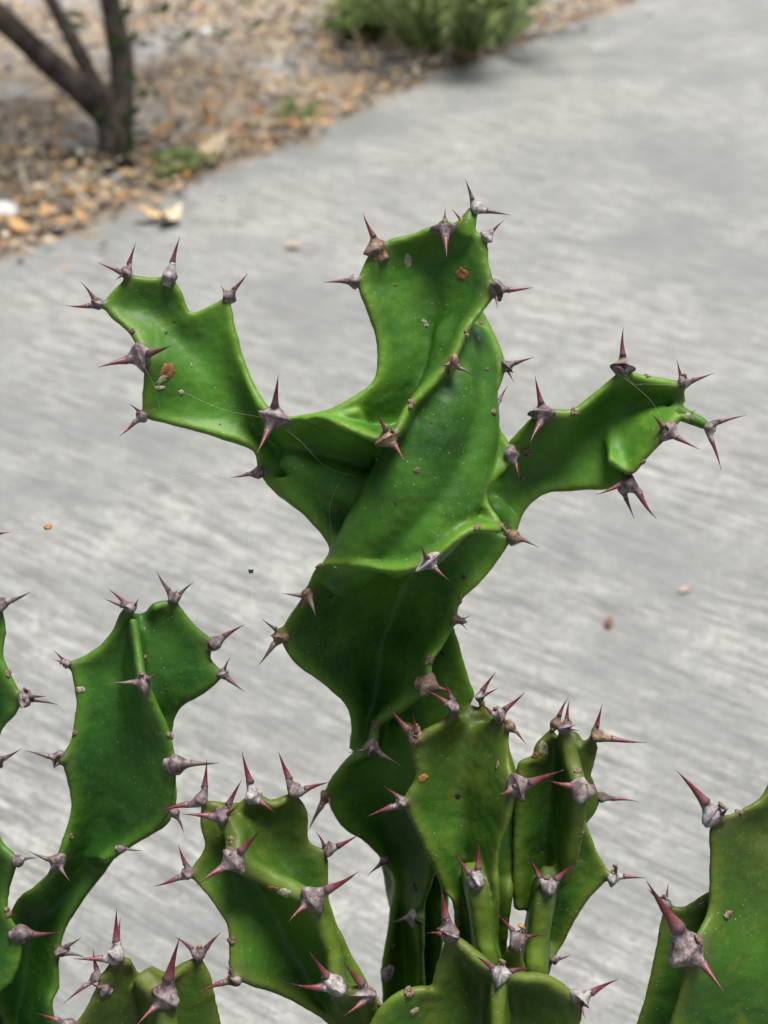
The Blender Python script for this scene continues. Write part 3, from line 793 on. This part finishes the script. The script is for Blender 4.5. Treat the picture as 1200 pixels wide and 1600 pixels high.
# little shoots at the tips
ms.seg([(728,372,-30,13),(732,345,-32,12),(742,326,-30,10)], [], tip=False)
ms.seg([(1050,640,40,13),(1078,652,36,11),(1103,664,32,10)], [], tip=False)
ms.build('skin_main', 'tall twisted light green stem with a left arm, a right arm and a ragged head', [
 (197,428,13,[(153,410),(212,380),(180,438,-30)]),(264,430,15,[(281,370)],'w'),(355,465,13,[(387,427),(345,447,20)]),
 (156,478,13,[(103,477),(126,440)]),(217,558,21,[(153,574,-45),(267,540,-45)]),(223,648,12,[(187,681),(203,632,20)]),
 (427,655,21,[(435,586,-35),(400,710,-40)],'p'),(401,738,12,[(360,746)]),
 (592,388,18,[(567,333)],'b'),(553,438,11,[(505,441)]),(695,358,17,[(696,325,-10),(698,403,-45)]),(722,345,9,[(707,327)],'b'),
 (743,326,11,[(727,280),(797,336)],'wg'),(763,368,12,[(787,344)],'w'),(775,455,19,[(832,449),(777,481,-25)],'p'),
 (708,570,16,[(683,570,-20),(740,586,-20)],'bg'),(610,684,18,[(588,645,-30),(632,722,-35)],'b'),
 (790,572,14,[(835,558),(803,597)]),(774,638,8,[(793,603,25)]),(803,714,16,[(812,748,-15)]),
 (785,822,10,[(798,812),(772,838)],'bg'),(807,838,16,[(842,855)],'bg'),(670,880,19,[(658,852,-35),(702,907,-30)],'w'),
 (483,932,17,[(441,927),(493,964,-35)],'bg'),(440,990,17,[(409,967),(404,1040)],'bg'),
 (717,970,14,[(734,962),(730,984)],'bg'),(672,1072,19,[(712,1082,-25)],'b'),(580,1170,18,[(545,1176,-20),(627,1197,-25)],'pg'),
 (512,1240,13,[(518,1268,-20),(482,1298)],'bg'),(600,1346,9,[(574,1368)],'pg'),(643,1432,17,[(605,1443,-10),(668,1446,-15)],'wg'),(606,1520,15,[],'w'),
 (850,650,20,[(836,588,-15),(828,692,-35)]),(973,577,17,[(974,512),(958,574,-40)]),(1067,600,14,[(1058,563),(1115,583)]),
 (1042,675,17,[(1018,648,-25),(1093,702,-25)]),(1107,665,10,[(1165,649),(1127,734)]),(1078,648,7,[(1086,641)]),
 (985,750,17,[(932,773,-15),(1026,811,-20)]),(972,764,9,[(991,810,10)])])
for x, y, s_ in ((205,519,6),(488,645,9),(640,632,8),(728,521,6),(771,647,7),(822,708,9),(820,748,6),(742,824,7),(497,881,7),(718,938,6),(670,1030,8),(586,1131,7),(516,1208,8),(648,1386,8),(613,1480,6),(897,643,6),(1010,588,6),(1004,724,6),(760,576,4),(652,735,4),(735,1063,6)): add_bud(ms, x, y, s_)
add_scar(ms, 722, 428, 13, 11, 'scar_brown'); add_scar(ms, 637, 408, 8, 15, 'scar_pale', .2); add_scar(ms, 664, 505, 5, 9, 'scar_pale', .5)
add_scar(ms, 592, 398, 14, 9, 'scar_orange'); add_scar(ms, 262, 580, 13, 16, 'scar_brown', -.5); add_scar(ms, 255, 592, 15, 7, 'scar_pale', .6)
add_scar(ms, 283, 613, 5, 5, 'scar_pale'); add_scar(ms, 250, 606, 10, 4, 'scar_pale'); add_scar(ms, 543, 1174, 4, 10, 'scar_pale', .3); add_scar(ms, 664,1078,9,14,'scar_orange',.3)
add_scar(ms, 770, 430, 7, 16, 'scar_brown')

for i in range(46):
    x = rnd.uniform(230, 1050); y = rnd.uniform(370, 1150)
    h_, _, _, _ = ms.bvh.ray_cast(CP, ray(x, y).normalized())
    if h_ is not None: add_scar(ms, x, y, rnd.uniform(1.5, 4.5), rnd.uniform(1.5, 5.5), rnd.choice(['scar_brown', 'scar_pale', 'scar_black', 'scar_brown']), rnd.uniform(0, 3))
#---LEFT---
b = Stem()
b.seg([(25,1640,260,34),(45,1540,230,34),(62,1450,190,34),(108,1372,150,30),(150,1300,118,34),(182,1220,90,36),(196,1130,72,34),(208,1035,62,28),(218,975,58,20)],
 [[(1,-10,1560,200),(2,20,1420,170),(2.6,60,1385,130),(3.2,88,1350,95),(3.7,103,1300,90),(4.3,110,1255,85),(4.8,104,1215,75),(5.1,98,1186,65),(5.5,112,1150,68),(6.2,120,1100,70),(6.7,112,1050,70),(6.9,106,1038,68),(7.1,135,1025,68),(7.6,170,995,68),(8,192,958,60),(8,205,950,50)],
  [(3.3,165,1345,100),(3.8,215,1315,85),(4.3,256,1285,68),(4.7,270,1250,50),(5.1,274,1195,35),(5.6,264,1150,25),(6,246,1108,10),(6.5,224,1066,-5),(7.1,216,1020,10),(7.7,208,965,25)],
  [(3.6,190,1322,150),(4.6,270,1275,150),(5.3,270,1150,130),(6,285,1105,120),(6.5,320,1082,110),(6.8,346,1055,105),(7,330,1030,105),(7.2,334,1003,100),(7.6,306,978,95),(8,275,942,85),(8,240,945,70)],
  [(.5,88,1600,190),(1.4,90,1540,180),(1.9,92,1485,175),(2.5,110,1432,175),(3.1,150,1378,170),(3.6,190,1330,160)]],
 base=(-.11, .56))
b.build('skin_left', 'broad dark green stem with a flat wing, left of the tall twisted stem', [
 (207,952,13,[(163,935),(169,920),(217,935,-20)]),(272,936,13,[(245,893),(302,910)],'pg'),(335,1003,15,[(382,976)]),(347,1053,11,[(360,1027),(382,1081)]),
 (104,1036,12,[(84,1016),(82,1030)]),(223,1066,17,[(172,1066,-20),(250,1050,-25)],'pg'),(277,1193,18,[(342,1192)],'pg'),(93,1186,16,[(40,1173),(84,1203,-20)],'pg'),
 (276,1270,10,[(287,1302)],'pg'),(88,1348,18,[(45,1330),(110,1378,-25)],'pg'),(186,1325,6,[(222,1329)],'pg'),(92,1486,13,[(127,1465),(135,1497)],'pg')])
for x, y, s_ in ((227,1027,5),(266,1150,7),(113,1306,6),(120,1145,6)): add_bud(b, x, y, s_)
add_scar(b, 125, 1078, 11, 6, 'scar_pale')
c = Stem()
c.seg([(-120,1640,260,34),(-95,1480,190,34),(-60,1400,150,32),(-75,1300,130,30),(-85,1200,110,32),(-75,1080,90,34),(-65,960,75,30),(-70,870,70,22)],
 [[(.3,-20,1600,180),(.7,0,1555,160),(1,22,1528,150),(1.4,36,1470,140),(1.8,12,1425,140),(2.2,14,1390,140),(2.7,24,1345,120),(3,-2,1308,125),(3.6,-20,1240,110),(4,-6,1195,100),(4.4,0,1150,90),(4.8,25,1115,75),(5,32,1090,70),(5.3,14,1055,70),(5.6,2,1025,72),(5.9,8,985,72),(6.2,2,948,65),(6.6,-15,900,65),(7,-25,840,65)],
  [(1,-170,1500,120),(3,-160,1300,60),(4,-170,1200,40),(5,-160,1080,30),(6,-150,960,30),(7,-100,860,50)],
  [(1,-120,1450,280),(3,-140,1300,220),(5,-130,1080,190),(7,-90,860,110)]],
 base=(-.13, .52))
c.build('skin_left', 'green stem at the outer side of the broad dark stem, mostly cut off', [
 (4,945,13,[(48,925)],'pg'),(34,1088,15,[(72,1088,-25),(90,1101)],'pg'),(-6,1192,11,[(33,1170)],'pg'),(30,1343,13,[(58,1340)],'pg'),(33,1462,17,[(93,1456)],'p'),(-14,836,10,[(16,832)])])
for x, y, s_ in ((14,1052,6),(12,1425,8)): add_bud(c, x, y, s_)

#---FRONT LEFT---
n_ = Stem()
n_.seg([(240,1720,60,38),(235,1620,20,38),(228,1565,2,30),(218,1535,-5,20)],
 [[(.3,105,1690,0),(1.0,112,1615,-8),(1.7,138,1568,-15),(2.3,158,1530,-15),(2.8,178,1500,-16),(3,205,1500,-10)],
  [(.4,372,1690,60),(1.1,345,1595,40),(1.7,330,1525,30),(2.1,308,1498,25),(2.5,270,1524,15),(2.9,235,1512,6)],
  (18,[(.4,268,1710,-70),(1.1,268,1620,-62),(1.8,260,1568,-52),(2.2,246,1545,-40),(2.8,218,1520,-22)]),
  [(.4,200,1690,120),(1.5,215,1590,80),(2.8,205,1515,20)]],
 base=(-.06, .50))
n_.build('skin_low', 'short olive green stem seen from above, with a chalky top shield, below the broad dark stem', [
 (182,1497,18,[(182,1420),(115,1498,-20),(188,1433,15)],'wr'),(152,1525,9,[(146,1483),(100,1567)],'pr'),(165,1547,10,[(137,1535,-20)],'pr'),
 (255,1560,22,[(281,1465,-30),(212,1604,-40)],'pr'),(312,1492,14,[(345,1457),(274,1464)],'p'),(108,1600,14,[(58,1583,-20)],'pr')], tip_range=.06)

e_ = Stem()
e_.seg([(600,1700,150,40),(545,1590,100,40),(475,1485,62,36),(430,1385,50,34),(408,1315,44,30),(398,1268,40,24)],
 [(16,[(.4,580,1570,-15),(.9,530,1542,-28),(1.6,520,1480,-22),(2.2,505,1435,-25),(2.8,482,1402,-32),(3.3,420,1374,-14),(3.8,364,1346,-26),(4.3,362,1310,-6),(4.6,345,1278,4)]),
  [(.4,605,1620,130),(1.4,548,1490,110),(2.1,518,1412,100),(2.9,510,1336,90),(3.4,484,1312,82),(4,480,1268,62),(4.6,460,1242,42),(5,430,1256,34),(5,398,1246,30),(5,360,1268,28),(4.9,318,1258,30),(4.5,314,1300,30),(4.1,318,1325,28),(3.6,298,1364,22),(3,330,1410,25),(2.5,354,1448,22),(2.0,358,1490,20),(1.6,368,1528,20),(1.2,440,1553,55),(.7,510,1590,85),(.3,560,1640,110)]],
 base=(-.01, .53))
e_.build('skin_low', 'olive green stem with a wavy front rib, leaning left of the tall stem\'s foot', [
 (362,1346,21,[(308,1383,-35),(407,1297,-30)],'pr'),(487,1404,21,[(560,1362,-25),(450,1442,-40)],'pr'),(295,1365,13,[(279,1320),(240,1385)]),
 (318,1250,13,[(323,1187),(243,1271)],'pr'),(347,1276,14,[(285,1272,-20),(378,1218),(372,1258,-30)],'pr'),(397,1245,15,[(378,1174),(430,1270,-30)],'wr'),
 (460,1238,15,[(435,1174),(516,1222,-15)],'pr'),(512,1331,12,[(494,1300),(562,1303)]),(368,1527,17,[(309,1552,-15),(353,1510)],'p'),
 (525,1545,23,[(483,1487,-30),(456,1537,-35)],'wr'),(580,1556,19,[(535,1500,-25),(537,1587,-40)],'pr')], tip_range=.05)
for x, y, s_ in ((357,1472,6),(360,1314,6),(640,1546,8)): add_bud(e_, x, y, s_)
add_scar(e_, 442, 1396, 20, 10, 'scar_pale', .8); add_scar(e_, 425, 1388, 12, 5, 'scar_brown', .3)

#---CENTRE RIGHT---
f_ = Stem()
f_.seg([(765,1580,150,28),(748,1440,100,26),(735,1340,70,30),(726,1240,50,32),(725,1165,40,30),(732,1118,36,22)],
 [[(.8,712,1450,90),(1.5,690,1385,70),(2.2,658,1312,50),(2.8,634,1253,40),(3.2,650,1214,35),(3.7,646,1175,22),(4,656,1150,16),(4.4,690,1130,15),(4.8,712,1110,12)],
  [(.8,775,1440,22),(1.8,776,1350,0),(2.4,793,1285,-18),(2.8,804,1236,-26),(3.3,796,1190,0),(3.9,795,1140,10),(4.5,782,1118,20)],
  [(.8,795,1440,110),(1.6,803,1360,112),(2.2,830,1295,112),(2.6,843,1258,110),(3.2,812,1210,100),(4,790,1150,90),(4.6,755,1100,70)],
  (19,[(.2,764,1540,20),(.7,756,1460,2),(1.1,747,1398,-8),(1.35,742,1372,10),(1.6,738,1345,40)])],
 base=(.035, .54), e=8)
f_.build('skin_low', 'olive green stem with a broad flat face standing in front of the tall stem', [
 (652,1157,15,[(607,1105),(645,1115,-25)],'br'),(633,1253,13,[(600,1228),(572,1277)],'pr'),(712,1107,14,[(693,1063,-15),(665,1078)],'pr'),
 (745,1092,11,[(775,1050),(778,1075)],'pr'),(775,1120,15,[(820,1082),(750,1098,-15)],'pr'),(800,1134,11,[(822,1163,-10)],'br'),
 (804,1233,21,[(882,1203,-25),(778,1243,-40)],'pr'),(845,1264,13,[(862,1238),(890,1265)],'w'),(746,1380,18,[(709,1332,-5),(749,1311,-5)],'wr')], tip_range=.055)
add_bud(f_, 779, 1196, 6)
add_scar(f_, 661, 1216, 10, 7, 'scar_orange', .3); add_scar(f_, 715, 1243, 6, 6, 'scar_black')

g_ = Stem()
g_.seg([(830,1600,170,26),(836,1480,130,26),(855,1380,100,30),(870,1290,80,30),(880,1205,60,26),(892,1155,50,20)],
 [[(1.6,806,1420,105),(2.4,802,1340,95),(3.2,804,1265,80),(3.7,806,1225,62),(4.05,811,1192,55),(4.25,832,1184,52),(4.5,838,1165,50),(4.8,862,1142,42)],
  (14,[(2,888,1380,55),(2.8,903,1295,10),(3.5,908,1233,-14),(4,896,1190,10),(4.6,882,1142,16)]),
  [(.6,852,1535,145),(1.2,882,1470,130),(1.7,918,1408,115),(2.2,950,1368,105),(2.7,930,1322,100),(3.2,915,1277,90),(3.6,920,1230,90),(4.2,934,1170,80),(4.6,926,1150,70)],
  [(2.8,915,1290,140),(3.4,936,1250,140),(4.1,920,1200,120)],
  (19,[(.2,832,1560,50),(.7,840,1470,34),(1.1,851,1400,30),(1.35,855,1376,50),(1.6,860,1350,70)])],
 base=(.06, .56))
g_.build('skin_low', 'olive green stem with a torn brown top wing, right of the flat faced stem', [
 (868,1130,9,[(888,1090)],'br'),(884,1139,16,[(890,1093),(905,1142,-20)],'pr'),(928,1151,13,[(941,1100),(1010,1160)],'br'),
 (909,1232,19,[(855,1219,-25)],'pr'),(938,1246,9,[(998,1253)]),(957,1368,17,[(1010,1372),(965,1350,-15)],'w'),(852,1388,18,[(824,1337,-5),(904,1347,-5)],'wr'),(868,1500,7,[(892,1492,20)],'pg')], tip_range=.045)
add_bud(g_, 945, 1320, 5); add_bud(g_, 903, 1204, 5)
add_scar(g_, 848, 1168, 10, 20, 'scar_pale', .4); add_scar(g_, 836, 1180, 9, 6, 'scar_brown')

k_ = Stem()
k_.seg([(790,1760,90,42),(782,1650,40,42),(776,1565,8,34),(772,1528,-5,20)],
 [[(.3,690,1740,20),(.9,672,1620,8),(1.5,674,1545,-10),(2.2,692,1485,-22),(2.5,704,1464,-30),(2.75,742,1494,-42),(2.9,780,1524,-52)],
  [(.5,885,1720,0),(1.2,902,1625,-10),(1.9,905,1568,-20),(2.4,862,1532,-26),(2.75,820,1528,-38),(2.9,785,1524,-50)],
  (14,[(.3,775,1740,-90),(1.1,776,1630,-82),(2,779,1545,-66),(2.6,782,1522,-50)]),
  [(.6,560,1680,0),(1.2,585,1590,-26),(1.6,620,1552,-28),(2,662,1542,-20)],
  [(.6,830,1690,110),(1.6,826,1560,60),(2.2,815,1490,10),(2.4,810,1468,-10),(2.7,795,1490,-12)]],
 base=(.05, .50), e=10)
k_.build('skin_low', 'olive brown stem seen from above, with ribs spreading between chalky shields at the plant\'s front', [
 (701,1460,21,[(689,1383,-20),(667,1458,-30)],'pr'),(783,1520,19,[(742,1492,-20),(832,1513,-30)],'wr'),(905,1561,21,[(966,1530,-15),(915,1592,-30)],'wr'),
 (812,1466,21,[(778,1428,-10),(851,1461,-30)],'pr')], tip_range=.06)
add_bud(k_, 640, 1550, 8); add_scar(k_, 648, 1580, 10, 6, 'scar_pale', .5)

q_ = Stem()
q_.seg([(1180,1760,60,44),(1186,1620,20,44),(1192,1490,0,40),(1194,1370,-5,36),(1188,1300,0,28)],
 [[(.3,1020,1720,-10),(1.0,1048,1600,-28),(1.6,1074,1510,-50),(2.0,1090,1460,-42),(2.3,1108,1420,-22),(2.8,1109,1350,-20),(3.5,1113,1287,-26),(3.9,1150,1268,-15),(4,1190,1248,-8),(4,1225,1205,0),(3.8,1265,1230,10),(3,1285,1360,20),(2,1290,1490,22),(1,1300,1630,22)],
  [(.3,968,1740,85),(1.0,992,1610,76),(1.6,1018,1510,66),(2.05,1036,1424,60),(2.3,1070,1418,48),(2.7,1110,1395,25)],
  [(.5,1230,1690,120),(2,1240,1480,90),(3.5,1220,1290,60)]],
 base=(.11, .53), e=8)
q_.build('skin_low', 'thick olive green stem with a large chalky shield, standing apart from the others near the pale open concrete', [
 (1123,1277,22,[(1057,1204,-15),(1138,1262,-45)],'wr'),(1082,1485,29,[(1010,1376,-45),(1133,1552,-55)],'pr'),(1040,1415,15,[(1011,1388),(1044,1380,10)],'w')], tip_range=.06)
for x, y, s_ in ((1098,1412,6),(1155,1270,6),(1138,1432,9)): add_bud(q_, x, y, s_)

# ------------------------------------------------------------------ cobweb threads and what hangs in them
web = bpy.data.objects.new('cobweb', None); COL.objects.link(web); web.location = P(430, 720, -60)
tag(web, 'fine torn cobweb threads strung between the spines of the tall stem', 'cobweb')
def thread(pts, r_=.000018):
    ps = [Vector(p) for p in catmull([tuple(P(*p)) for p in pts], np.linspace(0, len(pts) - 1, 6 * len(pts)))]
    link('thread', mesh('thread', *tube(ps, [r_] * len(ps), 4)), MAT['web'], web)
for t_ in (
    [(16,832,55),(75,824,40),(150,780,20),(300,742,10),(360,746,0)],
    [(404,1040,70),(396,960,60),(392,893,55),(388,820,40),(400,745,0)],
    [(205,395,-10),(218,386,-18),(232,384,-22),(221,395,-24),(216,404,-20)],
    [(196,428,-30),(210,400,-22),(203,392,-20),(208,386,-20)],
    [(427,655,-60),(470,690,-40),(510,730,-25),(560,745,-15)],
    [(520,850,0),(515,800,-20),(522,770,-30),(540,740,-20)],
    [(690,865,-65),(684,850,-75),(682,835,-78),(670,828,-70)],
    [(975,590,-10),(1000,610,-14),(1020,630,-12),(1042,672,-18)],
    [(973,580,-15),(990,600,-18),(1008,600,-14),(1066,602,0)],
    [(217,560,-55),(240,600,-50),(250,640,-40)],
    [(427,655,-60),(350,640,-40),(285,612,-34)]): thread(t_)
def speck(name, x, y, z, sz, mat, label, cat):
    p = P(x, y, z); vs, fs = blob(Vector((0, 0, 0)), (Vector((1, 0, 0)), Vector((0, 1, 0)), Vector((0, 0, 1))), (sz * PXM, sz * .8 * PXM, sz * .6 * PXM), x, .8, 2)
    o = link(name, mesh(name, vs, fs), MAT[mat]); o.location = p; tag(o, label, cat)
    return o
speck('bark_chip', 75, 824, 40, 6, 'chip', 'tiny orange brown chip hanging on a cobweb thread left of the tall stem', 'chip')
fl = speck('small_fly', 392, 893, 55, 4, 'fly', 'tiny black fly hanging on a cobweb thread between two left spines', 'fly')
for dx, dy in ((5, 4), (-4, 4), (4, -3)):
    v_ = Vector((dx * PXM, 0, dy * PXM)); vs, fs = tube([Vector((0, 0, 0)), v_ * .5, v_], [1.2 * PXM, 1.8 * PXM, .3 * PXM], 6)
    w_ = bpy.data.objects.new('wing', mesh('wing', vs, fs)); COL.objects.link(w_); w_.data.materials.append(MAT['fly']); w_.parent = fl

scene.render.engine = 'CYCLES'
